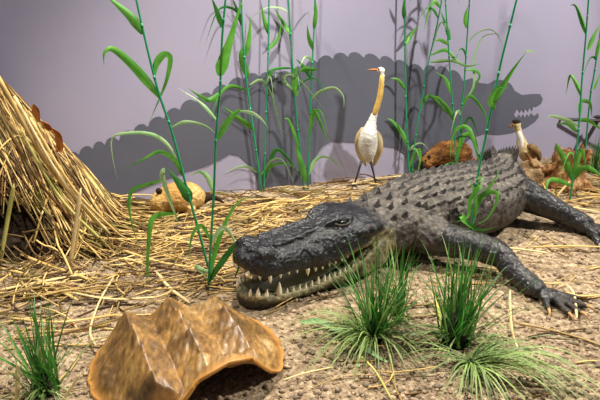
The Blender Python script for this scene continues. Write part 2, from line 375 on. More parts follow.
    for v, n in zip(me.vertices, nrm):
        co = v.co; u, lat = hl(co)
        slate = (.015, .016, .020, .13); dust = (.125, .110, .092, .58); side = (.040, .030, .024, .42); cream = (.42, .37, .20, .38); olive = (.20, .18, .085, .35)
        c = None
        if u > -.08 and abs(lat) < .19:
            rim = lin(rimL, u); lip = lin(lipU, u); mid = (rim+lip)/2
            if u > .0 and co.z < mid:
                dz = rim-co.z
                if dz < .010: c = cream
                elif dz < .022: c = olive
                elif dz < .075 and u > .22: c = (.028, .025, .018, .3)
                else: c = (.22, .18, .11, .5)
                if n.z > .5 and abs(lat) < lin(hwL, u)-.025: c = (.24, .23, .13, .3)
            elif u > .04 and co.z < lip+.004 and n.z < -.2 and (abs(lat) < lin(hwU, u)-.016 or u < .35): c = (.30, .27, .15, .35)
            elif u < .16 and co.z < lip+.02: c = tuple(cream[i]*.75 for i in range(4))
            else:
                f = max(0, min(1, (u+.08)/.16)); c = tuple(dust[i]*(1-f)+slate[i]*f for i in range(4))
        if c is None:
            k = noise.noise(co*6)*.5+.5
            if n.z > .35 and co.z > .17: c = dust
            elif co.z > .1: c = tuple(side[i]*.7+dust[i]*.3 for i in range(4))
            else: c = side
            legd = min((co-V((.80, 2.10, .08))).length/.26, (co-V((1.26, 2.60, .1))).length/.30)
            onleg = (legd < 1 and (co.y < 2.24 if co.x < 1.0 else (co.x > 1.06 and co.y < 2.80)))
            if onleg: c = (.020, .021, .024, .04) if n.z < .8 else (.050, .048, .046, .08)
        cols.append(c)
    for _ in range(3):   # soften colour borders by neighbour averaging
        acc = [[c[0], c[1], c[2], c[3], 1] for c in cols]
        for e in me.edges:
            a, b = e.vertices
            for i in range(4): acc[a][i] += cols[b][i]; acc[b][i] += cols[a][i]
            acc[a][4] += 1; acc[b][4] += 1
        cols = [tuple(x[i]/x[4] for i in range(4)) for x in acc]
    for v, n in zip(me.vertices, nrm):
        co = v.co; u, lat = hl(co)
        head = u > -.02 and abs(lat) < .19
        a = .0022 if head else .0045
        v.co = co + n*(a*noise.noise(co*45)+(.0034 if head else .0024)*noise.noise(co*95) + (0 if head else .003*noise.noise(co*16)))
        if v.co.z < .001: v.co.z = .001
    # keeled scutes, joined to the same hide mesh
    vs = [v.co.copy() for v in me.vertices]; fs = [tuple(p.vertices) for p in me.polygons]
    sc = MB()
    def scute(t, off, ln, hgt, wd, col):
        p, hw, hh = spine(t); d, s = sdir(t); q = p+s*(off*hw)
        hit = bv.ray_cast(V((q.x, q.y, .6)), V((0, 0, -1)))
        if hit[0] is None: return
        c, n = hit[0], hit[1]; n = (n+V((0, 0, 1))*.5).normalized(); lat = d.cross(n).normalized(); dd = n.cross(lat).normalized()
        if dd.dot(d) < 0: dd = -dd
        b = c-n*.006; base = len(sc.v)
        L = ln/2; wv = wd/2
        sc.v += [b-dd*L, b+lat*wv-dd*L*.3, b+lat*wv+dd*L*.6, b+dd*L, b-lat*wv+dd*L*.6, b-lat*wv-dd*L*.3, c+n*hgt*.25-dd*L*.55, c+n*hgt+dd*L*.45, c+n*hgt*.75+dd*L*.75]
        for f in ((0, 1, 6), (1, 2, 7, 6), (2, 3, 8), (2, 8, 7), (3, 4, 8), (4, 7, 8), (4, 5, 6, 7), (5, 0, 6)): sc.f.append(tuple(base+i for i in f))
        return
    t = 2.3
    while t < 7.4:
        for off in (-.82, -.62, -.40, -.15, .15, .40, .62, .82):
            p, hw, hh = spine(t)
            scute(t+rnd.uniform(-.05, .05), off+rnd.uniform(-.02, .02), .066*rnd.uniform(.85, 1.1), (.0145 if abs(off) < .6 else .012)*rnd.uniform(.7, 1.4), .022, None)
        t += .32
    for (tt, off, h) in [(.9, .25, .03), (.9, -.25, .03), (1.15, .5, .026), (1.15, -.5, .026), (1.4, .2, .032), (1.4, -.2, .032), (1.6, .55, .024), (1.7, -.55, .024), (.5, .5, .022), (.5, -.5, .022), (.6, .1, .02),
                         (1.9, .3, .022), (1.9, -.3, .022), (1.9, .7, .018), (2.1, .75, .018), (1.35, .8, .02), (1.0, .78, .02), (2.1, 0, .02)]:
        scute(tt, off, .038, h, .03, None)
    for tt in [x*.16+7.4 for x in range(34)]:
        for off in (((-.45, .45)) if tt < 10.5 else (0,)):
            scute(tt, off, .055, .055 if tt < 9.5 else .028, .022, None)
    for k in range(26):     # low flank bumps
        scute(rnd.uniform(3, 7), rnd.choice((.88, .93)), .03, .010, .028, None)
    b0 = len(vs); vs += sc.v; fs += [tuple(i+b0 for i in f) for f in sc.f]
    for v in sc.v: cols.append((.040, .034, .030, .45))
    # darker keel tips are the horn colour of the scute
    me2 = bpy.data.meshes.new('alligator'); org = V((.6, 2.45, 0))
    me2.from_pydata([tuple(v-org) for v in vs], [], fs); me2.update()
    ca = me2.color_attributes.new('hide', 'FLOAT_COLOR', 'POINT')
    for i, c in enumerate(cols): ca.data[i].color = c
    for i, p in enumerate(me2.polygons): p.use_smooth = all(k < b0 for k in p.vertices)
    me2.materials.append(M['gator'])
    g = bpy.data.objects.new('alligator', me2); C.objects.link(g); g.location = org
    tag(g, 'large dark grey alligator lying on the dirt with its toothy jaws open', 'alligator')
    # teeth
    low = [(.965, .022), (.93, .030), (.885, .026), (.80, .044), (.745, .018), (.70, .016), (.655, .018), (.61, .017), (.565, .020), (.52, .026), (.475, .024), (.44, .018), (.405, .017), (.37, .016), (.335, .015), (.305, .014), (.275, .012)]
    upp = [(.975, .018), (.93, .020), (.87, .032), (.80, .020), (.74, .016), (.68, .018), (.60, .034), (.54, .022), (.49, .018), (.44, .018), (.40, .017), (.36, .015), (.32, .014), (.28, .012)]
    for s in (1, -1):
        for u, h in low:
            m_ = MB(); b = HP(u, s*(lin(hwL, u)-.011), lin(rimL, u)-.006); m_.spike(b, b+V((0, 0, h*1.15+.006))+HS*s*.003-HF*.002, (.0035+h*.19), 8); m_.build('tooth', M['tooth'], g)
        for u, h in upp:
            h *= .85; m_ = MB(); b = HP(u, s*(lin(hwU, u)-.013), lin(lipU, u)-.008); m_.spike(b, b-V((0, 0, h*1.1+.004))+HS*s*.003, (.0035+h*.19), 8); m_.build('tooth', M['tooth'], g)
    tg = MB(); tg.loft([(HP(u, 0, lin(rimL, u)-.006), HS, w*1.0, h, .012, .9) for u, w, h in ((.08, .06, .004), (.2, .075, .012), (.4, .066, .016), (.6, .058, .016), (.75, .045, .012), (.84, .022, .006))], 20)
    o = tg.build('tongue', M['tongue'], g); o['label'] = 'pale olive tongue'
    for s in (1, -1):
        e = MB(); rot = Matrix.Rotation(math.atan2(HF.y, HF.x), 3, 'Z')
        e.ball(HP(.31, s*.087, .262), (.017, .012, .010), 14, 10, rot); eo = e.build('eye', M['black'], g)
        l = MB(); l.tube(curve([HP(.25, s*.088, .264), HP(.28, s*.097, .255), HP(.34, s*.094, .255), HP(.37, s*.080, .262)], 8), .004, 6); l.build('eyelid', M['lid'], g)
    for toes in (ft, hft):
        for t in toes:
            a, b = V(t[-2]), V(t[-1]); d = (b-a).normalized(); m_ = MB(); st = b-d*.008+V((0, 0, .003))
            m_.spike(st, st+d*.038+V((0, 0, -.010)), .0065, 8, V((0, 0, .006))); m_.build('claw', M['claw'], g)
    return g
gator = make_gator()
# ------------------------------------------------------------------ turtle shell
def make_shell():
    cx, cy = -.345, 1.545; n = 150
    rot = Matrix.Rotation(math.radians(27), 3, 'Z'); HW, HLn = .275, .235
    def hgt(a, b):
        # a across (-1..1), b along (-1 front, near camera .. 1 rear)
        r2 = min(1, a*a*.96+b*b*.55); z = .088*(max(0, 1-r2**1.25))**.7
        ka = (abs(a) % .52)/.52 if abs(a) < .78 else 1
        best = 0
        for kc, kh in ((0, .062), (-.5, .074), (.5, .056)):
            w = max(0, 1-abs(a-kc)/.27)
            saw = ((b+1.03+.12*abs(kc))*2.1) % 1.0       # each scute peaks toward the rear
            pk = .66+.34*(saw/.8 if saw < .8 else (1-saw)/.2)
            best = max(best, kh*w*pk)
        z += best*(1-.55*max(0, r2-.6)/.4)
        z += .008*noise.noise(V((a*3, b*3, 5)))+.005*noise.noise(V((a*9, b*5, 2)))+.0018*noise.noise(V((a*26, b*9, 7)))
        # growth lines
        z += .0009*math.sin(62*(abs(((a+.25) % .5)-.25)+.5*b))
        return z
    verts = []; rim = []
    idx = {}
    mb = MB()
    for j in range(n+1):
        for i in range(n+1):
            a = i/n*2-1; b = j/n*2-1
            # squircle map of square to rounded outline
            x = a*math.sqrt(max(0, 1-b*b*.42)); y = b*math.sqrt(max(0, 1-a*a*.42))
            e = max(abs(a), abs(b))
            z = hgt(x, y); edge = max(0, (e-.90)/.10)
            front = max(0, -b)**3*max(0, 1-abs(a-.15)*1.05)
            z0 = .015+.13*min(1, front*1.8)*(math.cos(min(1, abs(a-.22)/.85)*math.pi/2))**.8 if b < 0 else .015
            z = max(z*(1-edge**2*.5), z0+.0)
            if edge > 0: z = z*(1-edge)+max(z0, .014)*edge
            serr = 1+.020*abs(math.sin(math.atan2(y, x)*11))*edge
            p = rot @ V((x*HW*serr*1.06, y*HLn*serr*1.06, 0)); verts.append(V((cx+p.x, cy+p.y, z)))
            rim.append(edge*.75 if e > .9 else 0)
    mb.v = verts
    for j in range(n):
        for i in range(n):
            q = j*(n+1)+i; mb.f.append((q, q+1, q+n+2, q+n+1))
    o = mb.build('turtle_shell', M['shell'], loc=V((cx, cy, 0)))
    at = o.data.attributes.new('rim', 'FLOAT', 'POINT')
    for i, r in enumerate(rim): at.data[i].value = r
    so = o.modifiers.new('thick', 'SOLIDIFY'); so.thickness = .011; so.offset = -1
    tag(o, 'empty ridged amber-brown turtle shell lying in the foreground dirt', 'shell')
make_shell()
# ------------------------------------------------------------------ birds
def smooth_obj(mb, name, m, parent=None, loc=None, voxel=.004, amp=.002, fr=60, sm=3):
    me = fuse(mb, voxel, sm); o0 = root_loc(parent) if parent else V(loc)
    for v in me.vertices: v.co = v.co+v.normal*(amp*noise.noise(v.co*fr))-o0
    me.name = name; me.materials.clear(); me.materials.append(m)
    for p in me.polygons: p.use_smooth = True
    o = bpy.data.objects.new(name, me); C.objects.link(o)
    if parent: o.parent = parent
    else: o.location = o0
    return o
def make_egret():
    Y = G(365, 184).y-.05; base = G(365, 186.5); k = Y/ (ray(365, 140).y) / F_PX
    q = lambda px, py, dy=0: P(px, py, Y+dy)
    b = MB()
    b.tube(curve([q(381, 84), q(380.5, 95), q(377, 108), q(373, 118), q(371, 126, .0), q(369, 134, .0), q(368, 143, .02), q(368, 151, .03), q(368.5, 157, .05), q(370, 163, .075)], 22),
           [k*x for x in (2.2, 2.2, 2.3, 2.3, 2.4, 2.6, 2.9, 3.6, 4.4, 5.4, 6.4, 7.6, 8.6, 9.4, 9.6, 9.4, 8.8, 7.8, 6.4, 5, 3.6, 1.8)], 18)
    b.tube([q(381.5, 86), q(382, 76), q(381, 70), q(379, 69)], [2.5*k, 2.5*k, 2.9*k, 2.0*k], 14); b.ball(q(380.8, 70.5), (3.9*k, 3.2*k, 3.4*k))
    o = smooth_obj(b, 'egret', M['white'], loc=base, voxel=.0035, amp=.003, fr=90)
    tag(o, 'tall white egret with an ochre neck standing behind the alligator', 'bird')
    # ochre throat sheath
    nk = MB(); nk.tube(curve([q(382, 75, -.006), q(381, 88, -.006), q(379.5, 98, -.006), q(376.5, 108, -.006), q(373.5, 117, -.006)], 12), [k*x for x in (2.0, 2.4, 2.6, 2.7, 2.8, 2.8, 2.8, 2.8, 2.9, 2.8, 2.4, 1.4)], 14)
    n = nk.build('neck_plumage', M['ochre'], o); n['label'] = 'ochre yellow neck feathers'
    for s, pts in ((-1, [(363, 128), (359.5, 137), (359, 147), (361, 156), (366, 166)]), (1, [(374, 129), (378, 138), (379, 148), (377, 157), (373, 167)])):
        w = MB(); cc = curve([q(x, y, .02+.02*i) for i, (x, y) in enumerate(pts)], 14)
        w.tube(cc, [k*x for x in (1.5, 2.6, 3.4, 4, 4.3, 4.4, 4.3, 4.1, 3.8, 3.4, 3, 2.4, 1.6, .6)], 12)
        w.build('wing', M['buff'], o)['label'] = 'buff folded wing'
    bl = MB(); bl.tube([q(378.5, 70), q(373, 69.6), q(367.5, 69.8)], [1.3*k, .95*k, .25*k], 8); bl.build('bill', M['bill'], o)
    for s in (-1, 1):
        e = MB(); e.ball(q(378.6, 69.2, s*3.0*k), (.9*k, .6*k, .9*k)); e.build('eye', M['black'], o)
    for (a, c, d) in (((361.5, 161), (358, 173), (354, 186.5)), ((371, 162), (373.5, 173), (376, 186))):
        l = MB(); f = G(d[0], d[1]); f.z = gz(f.x, f.y)+.004
        l.tube([q(*a), q(*c), f], [1.5*k, .9*k, .8*k], 8)
        for dx, dy in ((-.045, -.015), (-.02, -.05), (.02, -.045), (.01, .035)): l.tube([f, f+V((dx*.5, dy*.5, .003)), f+V((dx, dy, 0))], [.004, .0035, .0015], 6)
        l.build('leg', M['legdark'], o)
make_egret()
def make_duckling():
    Y = 3.45; k = Y/ray(525, 150).y/F_PX; q = lambda px, py, dy=0: P(px, py, Y+dy)
    base = q(527, 168); b = MB()
    b.tube(curve([q(516.5, 125), q(518.5, 131), q(520.5, 138), q(522, 145), q(525, 151), q(529, 156, .03), (q(533, 160, .06)), q(536, 162, .1)], 18),
           [k*x for x in (3.4, 3.3, 3.2, 3.1, 3.3, 3.9, 4.6, 5.2, 6.0, 6.8, 7.4, 7.8, 7.8, 7.2, 6.2, 4.8, 3.2, 1.6)], 16)
    b.ball(q(516.6, 124.2), (4.3*k, 3.8*k, 4.1*k))
    o = smooth_obj(b, 'young_bird', M['buff'], loc=base, voxel=.0035, amp=.003, fr=100)
    tag(o, 'small cream bird with a dark cap and red bill perched on the tan rock', 'bird')
    ch = MB(); ch.tube(curve([q(518.5, 131, -.012), q(520.5, 139, -.014), q(521.5, 146, -.012), q(524, 151, -.014)], 8), [k*x for x in (1.6, 2.6, 2.8, 3.1, 3.4, 3.4, 2.8, 1.2)], 12)
    ch.build('breast', M['white'], o)['label'] = 'white front of the neck'
    cp = MB(); cp.ball(q(516.4, 121.6), (4.2*k, 4.0*k, 2.2*k), 14, 8); cp.build('cap', M['dark_fur'], o)['label'] = 'dark brown cap'
    bl = MB(); bl.tube([q(513.5, 124.5), q(510.6, 126.2), q(508.2, 127.2)], [1.5*k, 1.1*k, .5*k], 8); bl.build('bill', M['dead'], o)
    for s in (-1, 1):
        e = MB(); e.ball(q(514.6, 123.4, s*3.6*k), (.8*k, .6*k, .8*k)); e.build('eye', M['black'], o)
    for (s, dy) in ((1, -.035), (-1, .13)):
        w = MB(); w.tube(curve([q(526, 146, dy*.5), q(531, 147, dy), q(536, 151, dy), q(539, 157, dy), q(538, 163, dy)], 12), [k*x for x in (1, 2.2, 3.2, 3.8, 4, 4, 3.8, 3.4, 2.8, 2.2, 1.4, .5)], 10)
        w.build('wing', M['brown_wing'], o)
    for px in (525, 530):
        l = MB(); l.tube([q(px, 160), q(px, 169, -.005)], .004, 6); l.build('leg', M['bill'], o)
make_duckling()
# ------------------------------------------------------------------ rodents
def make_rodent(base_px, pts, radii, m, name, label, legs, extra, flatten=None):
    pass
def brown_rodent():
    Y = 3.50; k = Y/ray(445, 155).y/F_PX; q = lambda px, py, dy=0: P(px, py, Y+dy); base = q(447, 170); base.z = 0
    b = MB(); b.tube(curve([q(425, 164, -.04), q(430, 160, -.03), q(437, 156, -.01), q(446, 153), q(456, 152.5, .01), q(463, 155, .02), q(469, 160, .03)], 18),
           [k*x for x in (4.5, 6, 7, 7.6, 8.4, 9.6, 10.6, 11.4, 12, 12.4, 12.4, 12.4, 12.2, 11.8, 11, 9.6, 7, 3)], 18)
    b.ball(q(427, 162, -.035), (7*k, 7*k, 6.4*k))
    for px, dy in ((432, -.05), (436, .04), (460, -.05), (464, .06)): b.tube([q(px, 163, dy), q(px-1, 170, dy)], [.02, .016], 10)
    o = smooth_obj(b, 'muskrat', M['brown_fur'], loc=base, voxel=.005, amp=.007, fr=75)
    tag(o, 'brown furry muskrat-like animal crouching behind the alligator back', 'animal')
    h = MB(); h.ball(q(423.3, 165, -.05), (4.2*k, 5*k, 4.2*k), 14, 9); h.build('muzzle', M['dark_fur'], o)['label'] = 'dark muzzle'
    u = MB(); u.ball(q(450, 166.5, -.02), (16*k, 9*k, 4.5*k), 16, 9); u.build('belly', M['dark_fur'], o)['label'] = 'dark belly fur'
    for px, dy in ((429, -.07), (432, .02)):
        e = MB(); e.ball(q(px, 156.5, dy), (1.8*k, 1.2*k, 1.8*k)); e.build('ear', M['dark_fur'], o)
    e = MB(); e.ball(q(425.5, 160.5, -.072), .006); e.build('eye', M['black'], o)
    t = MB(); t.tube(curve([q(468, 160, .03), q(478, 159.5, .05), q(492, 157.5, .09), q(508, 153.5, .13)], 10), [k*x for x in (2.2, 1.8, 1.5, 1.3, 1.2, 1.1, 1, .8, .6, .4)], 8); t.build('tail', M['dead'], o)['label'] = 'thin reddish tail'
brown_rodent()
def cream_rodent():
    base = G(178, 216); Y = base.y+.03; k = Y/ray(178, 200).y/F_PX; q = lambda px, py, dy=0: P(px, py, Y+dy)
    b = MB(); b.tube(curve([q(154, 210, -.04), q(159, 204, -.03), q(167, 199, -.01), q(177, 197), q(188, 197, .01), q(196, 199, .02), q(203, 204, .03)], 18),
           [k*x for x in (3.6, 6.8, 9, 10.4, 11.4, 12.4, 13.4, 14.2, 14.8, 15.4, 15.6, 15.4, 14.9, 14, 12.6, 10.5, 7.5, 3)], 18)
    for px, dy in ((162, -.05), (168, .05), (192, -.06), (196, .06)): b.tube([q(px, 207, dy), q(px-2, 215, dy)], [.022, .014], 10)
    o = smooth_obj(b, 'opossum', M['cream_fur'], loc=base, voxel=.005, amp=.007, fr=70)
    tag(o, 'cream furry animal with dark ears crouching on the straw by the wall', 'animal')
    for (x, y, dy) in ((159, 191, -.05), (168, 187, .05)):
        e = MB(); e.ball(q(x, y, dy), (3.3*k, 2*k, 3.3*k), 12, 8); e.build('ear', M['dark_fur'], o)
    h = MB(); h.ball(q(153, 211.5, -.045), (3.4*k, 4*k, 3*k), 12, 8); h.build('muzzle', M['dark_fur'], o)
    e = MB(); e.ball(q(163, 203.5, -.088), .006); e.build('eye', M['black'], o)
    t = MB(); t.tube(curve([q(201, 201, .03), q(208, 197, .04), q(216, 198, .06), q(224, 203, .08)], 10), [k*x for x in (4.5, 5, 4.6, 4, 3.4, 3, 2.4, 2, 1.4, .6)], 10); t.build('tail', M['dark_fur'], o)['label'] = 'dark tail'
cream_rodent()
# ------------------------------------------------------------------ rock, stump, stand
def rocky(name, c, r, m, label, cat, group=None, seed=0, sub=4, amp=.22):
    bm = bmesh.new(); bmesh.ops.create_icosphere(bm, subdivisions=sub, radius=1)
    for v in bm.verts:
        k = 1+amp*noise.noise(v.co*1.6+V((seed, 0, seed*2)))+amp*.4*noise.noise(v.co*5+V((seed, 3, 0)))
        v.co = V((v.co.x*r[0]*k, v.co.y*r[1]*k, v.co.z*r[2]*k))
    me = bpy.data.meshes.new(name); bm.to_mesh(me); bm.free(); me.materials.append(m)
    for p in me.polygons: p.use_smooth = True
    o = bpy.data.objects.new(name, me); C.objects.link(o); o.location = c; o.rotation_euler.z = seed
    return tag(o, label, cat, group)
c = G(534, 188); rocky('rock', (c.x, c.y+.08, .068), (.092, .085, .078), M['rock'], 'rounded tan rock under the small cream bird', 'rock', seed=.3)
def stump():
    c = G(568, 190); base = V((c.x, c.y+.06, 0)); b = MB()
    b.tube([base+V((0, 0, .0)), base+V((0, .01, .07)), base+V((.02, .02, .14)), base+V((.03, .02, .20))], [.125, .105, .09, .075], 14)
    b.tube(curve([base+V((.02, 0, .15)), base+V((-.06, -.01, .13)), base+V((-.13, 0, .10)), base+V((-.19, .0, .13)), base+V((-.24, .02, .20))], 12), [.05, .045, .038, .03, .026, .022, .02, .018, .016, .014, .012, .008], 10)
    for k in range(9):
        a = k*.7; d = V((math.cos(a), math.sin(a), 0)); b.tube([base+d*.06+V((.02, .01, .12)), base+d*.085+V((.02, 0, .19)), base+d*.10+V((.03, 0, .225+.03*math.sin(k*2.1)))], [.03, .022, .008], 8)
    for k in range(6):
        a = k*1.05+.3; d = V((math.cos(a), math.sin(a), 0)); b.tube([base+d*.08+V((0, 0, .05)), base+d*.14+V((0, 0, .02)), base+d*.19+V((0, 0, .008))], [.035, .025, .01], 8)
    o = smooth_obj(b, 'driftwood_stump', M['wood'], loc=base, voxel=.006, amp=.012, fr=32)
    tag(o, 'torn orange-brown driftwood stump with a curved root beside the rock', 'driftwood')
stump()
def stand():
    Y = 3.86; base = P(577, 152, Y); base.z = 0
    e = empty('metal_stand', base, 'dark metal stand with a flat top near the right edge of the wall', 'stand')
    b = MB(); b.tube([P(597, 122, Y), P(579, 153, Y), V((P(574, 160, Y).x, Y, .0))], .014, 4); b.build('leg', M['metal'], e, smooth=False)
    b = MB(); a, c = P(563, 118.5, Y), P(640, 122, Y)
    for d in (V((0, -.02, 0)), V((0, .12, .0))):
        b.tube([a+d, c+d], .011, 4)
    b.tube([a+V((0, -.02, .0)), a+V((0, .12, 0))], .011, 4); b.tube([c+V((0, -.02, .0)), c+V((0, .12, 0))], .011, 4)
    b.build('top_frame', M['metal'], e, smooth=False)
    b = MB(); p = P(628, 122, Y); b.tube([p+V((0, .05, 0)), V((p.x, Y+.05, 0))], .012, 4); b.build('leg', M['metal'], e, smooth=False)
stand()
# ------------------------------------------------------------------ reeds
def ribbon_leaf(pts3, wmax, twist, parent, m, start=.35):
    n = 22; c = curve(pts3, n)
    for p in c: p.y = min(p.y, wall_y(p.x)-.02)
    wid = []; sides = []
    for i in range(n):
        t = i/(n-1); w = wmax*.88*(min(1, (t/.22))**.7*(1-start)+start if t < .22 else 1)*(1-max(0, (t-.25)/.75)**1.35)
        wid.append(max(w, wmax*.03)); tg = (c[min(i+1, n-1)]-c[max(i-1, 0)]).normalized()
        perp = V((tg.z, 0, -tg.x))
        if perp.length < .05: perp = V((1, 0, 0))
        perp.normalize(); sides.append((perp*math.cos(twist+t*.5)+V((0, 1, 0))*math.sin(twist+t*.5)))
    for i in range(1, n):
        if sides[i].dot(sides[i-1]) < 0: sides[i] = -sides[i]
    b = MB(); b.ribbon(c, wid, sides, .28); return b.build('leaf', m, parent)
def reed(stem, leaves, label, Yb=None, r=3.0, extra=0, seed=0, xlen=.22):
    rr = random.Random(seed); bp = stem[-1]
    base = G(*bp) if Yb is None else P(bp[0], bp[1], Yb)
    Y = base.y if Yb is None else Yb
    if Yb is not None: base = V((base.x, Y, 0))
    base.z = gz(base.x, base.y)
    e = empty('reed', base, label, 'reed', 'tall green reeds')
    k0 = Y/ray(300, 150).y/F_PX
    pts = [P(x, y, Y) for x, y in stem]; pts[-1] = base.copy() if Yb is None else pts[-1]
    if Yb is not None and (pts[-1]-base).length > .02: pts.append(base)
    # the stalk carries on above the frame to its tip
    d = (pts[0]-pts[1]).normalized(); pts = [pts[0]+d*.38, pts[0]+d*.2]+pts
    c = curve(list(reversed(pts)), 26); rad = [k0*r*.35*(1-.4*i/25) for i in range(26)]
    for p in c: p.y = min(p.y, wall_y(p.x)-.035)
    b = MB(); b.tube(c, rad, 8); b.build('stem', M['stem'], e)
    for i in (5, 9, 13, 17, 21):
        nb = MB(); t = (c[i+1]-c[i-1]).normalized(); nb.tube([c[i]-t*.008, c[i], c[i]+t*.008], [rad[i]*1.02, rad[i]*1.2, rad[i]*1.02], 8); nb.build('node', M['stem'], e)
    for L in leaves:
        w, pl = L[0], L[1]; m = M[L[2]] if len(L) > 2 else M['leaf']; dy = L[3] if len(L) > 3 else rr.choice((-1, 1))*rr.uniform(.03, .09)
        n = len(pl)-1
        ribbon_leaf([P(x, y, Y+dy*(i/n)) for i, (x, y) in enumerate(pl)], w*k0*.5, rr.uniform(-.5, .5), e, m)
    for k in range(extra):
        i = rr.randint(3, 22); p = c[i]; az = rr.uniform(0, 2*math.pi); d = V((math.cos(az), math.sin(az)*.6, 0)); ln = xlen*rr.uniform(.6, 1.25); rise = rr.uniform(.25, .8); droop = rr.uniform(.3, 1.3)
        q = [p, p+d*ln*.25+V((0, 0, ln*rise*.4)), p+d*ln*.6+V((0, 0, ln*(rise*.6-droop*.12))), p+d*ln*.95+V((0, 0, ln*(rise*.5-droop*.6)))]
        q = [V((a.x, min(a.y, wall_y(a.x)-.03), max(a.z, .012))) for a in q]
        ribbon_leaf(q, k0*rr.uniform(1.6, 3.4)*.5, rr.uniform(-.7, .7), e, M[rr.choice(('leaf', 'leaf_dark', 'leaf_pale', 'leaf_pale'))])
    return e
reed([(135, -6), (143, 30), (152, 68), (160, 97), (172, 132), (186, 185), (197, 225), (210, 274)], [
    (10, [(143, 34), (132, 18), (118, 5), (104, -6)]), (10, [(160, 98), (147, 82), (131, 64), (113, 49), (104, 53), (104, 66)]),
    (8, [(154, 76), (156, 64), (163, 55), (170, 58), (167, 78), (160, 97), (149, 123)]), (4.5, [(172, 127), (186, 122), (205, 126), (220, 137)], 'leaf_pale'),
    (5, [(176, 158), (166, 143), (150, 134), (128, 133), (112, 138), (113, 160), (118, 181)], 'leaf_pale'), (6, [(182, 176), (174, 160), (160, 152), (146, 158), (122, 170)]),
    (13, [(190, 202), (186, 192), (177, 180), (167, 168)], 'leaf_dark', -.03), (7, [(164, 168), (162, 176), (168, 196), (175, 214), (180, 230)], 'leaf_pale', -.04),
    (5, [(166, 179), (150, 184), (133, 190), (129, 204), (132, 225), (139, 247)], 'leaf', -.06), (7, [(176, 214), (160, 215), (151, 222), (148, 250), (147, 280), (146, 309)], 'leaf', -.10)],
    'tall leaning reed nearest the straw mound, with a broad leaf curling up-left', r=4.2, seed=1)
reed([(226, -6), (222, 40), (220, 90), (216, 135), (214, 190), (211, 240), (208, 290)], [
    (15, [(220, 76), (224, 62), (232, 36), (244, -6)], 'leaf', -.05), (6, [(222, 28), (217, 12), (211, -4)], 'leaf_dark'), (6, [(221, 92), (210, 100), (200, 96), (188, 88)]),
    (8, [(217, 140), (226, 124), (237, 112), (246, 110)]), (4, [(240, 111), (252, 113), (262, 120), (268, 128)], 'leaf_pale'), (4, [(218, 122), (206, 108), (197, 100), (178, 88)], 'leaf_pale'),
    (7, [(213, 192), (208, 178), (200, 172), (190, 176)], 'leaf_pale'), (7, [(208, 285), (216, 250), (228, 218), (242, 200), (262, 198)]),
    (8, [(209, 282), (222, 262), (238, 244), (240, 262), (228, 296)], 'leaf_dark'), (7, [(208, 272), (196, 268), (206, 278), (220, 298)], 'leaf_pale'), (6, [(210, 245), (222, 228), (232, 236), (236, 250)], 'leaf_pale'),
    (6, [(210, 240), (201, 226), (192, 236), (188, 262)])],
    'tall reed just left of the alligator snout, with a broad upright leaf', r=4.0, seed=2)
reed([(242, -6), (244, 40), (248, 85), (254, 130), (258, 160), (262, 190)], [
    (5, [(243, 26), (238, 12), (232, -3)], 'leaf_dark'), (6, [(246, 55), (250, 36), (252, 16)]), (9, [(248, 77), (244, 66), (241, 54), (243, 46)], 'leaf', -.04),
    (4, [(249, 90), (232, 84), (222, 92), (214, 112)], 'leaf'), (3.5, [(250, 84), (262, 80), (272, 96), (280, 124), (286, 134)], 'leaf_pale'), (7, [(256, 130), (240, 115), (226, 101)]),
    (4, [(260, 175), (274, 165), (288, 164), (298, 170)]), (4, [(259, 172), (244, 166), (226, 172)], 'leaf_pale')],
    'reed rising beside the painted hind leg, second stalk right of the broad upright leaf', r=3.2, extra=2, seed=3)
reed([(269, -6), (268, 60), (266, 120), (265, 160), (264, 190)], [
    (5, [(269, 35), (264, 18), (261, 2)]), (4, [(268, 80), (272, 70), (288, 68), (296, 70)], 'leaf_dark'), (4, [(268, 50), (278, 38), (282, 20)], 'leaf'), (5, [(265, 180), (276, 150), (292, 164), (300, 180)], 'leaf_dark')],
    'thin straight reed in the middle of the wall cluster left of the egret', r=2.4, extra=4, seed=4)
reed([(288, -6), (291, 40), (294, 90), (299, 140), (304, 189)], [
    (5, [(291, 35), (282, 20), (274, 6)]), (8, [(297, 96), (295, 84), (296, 70), (298, 66)], 'leaf', -.03), (4, [(295, 92), (284, 80), (290, 74), (304, 84), (326, 112)], 'leaf_pale'),
    (8, [(306, 182), (303, 168), (298, 152), (296, 145)]), (4, [(300, 150), (290, 122), (284, 118)], 'leaf')],
    'reed left of the egret with pale leaf hanging over the painted silhouette', r=2.8, extra=4, seed=5)
reed([(315, -6), (314, 30), (312, 70), (310, 125), (308, 189)], [
    (5, [(313, 50), (309, 38), (307, 24)]), (5, [(314, 30), (316, 12), (315, -4)]), (5, [(312, 80), (303, 66), (296, 59)], 'leaf_dark'), (6, [(300, 71), (306, 69), (314, 70), (319, 69)], 'leaf', -.02),
    (4, [(311, 100), (320, 92), (334, 88), (343, 96), (344, 108)], 'leaf_pale'), (5, [(309, 140), (314, 112), (322, 128), (330, 146)]), (5, [(308, 176), (316, 160), (328, 158), (346, 172)], 'leaf_pale')],
    'rightmost reed of the wall cluster left of the egret', r=2.6, extra=4, seed=6)
reed([(405, -6), (405, 50), (406, 105), (408, 150), (410, 177)], [
    (5, [(405, 45), (412, 34), (419, 24)]), (5, [(405, 20), (404, 8), (405, -4)], 'leaf_dark'), (6, [(409, 148), (402, 132), (392, 120), (386, 116)], 'leaf'), (4, [(406, 90), (398, 80), (390, 78)], 'leaf'),
    (5, [(409, 168), (418, 150), (420, 160), (417, 176)])], 'reed standing just right of the egret', r=2.8, extra=4, seed=7)
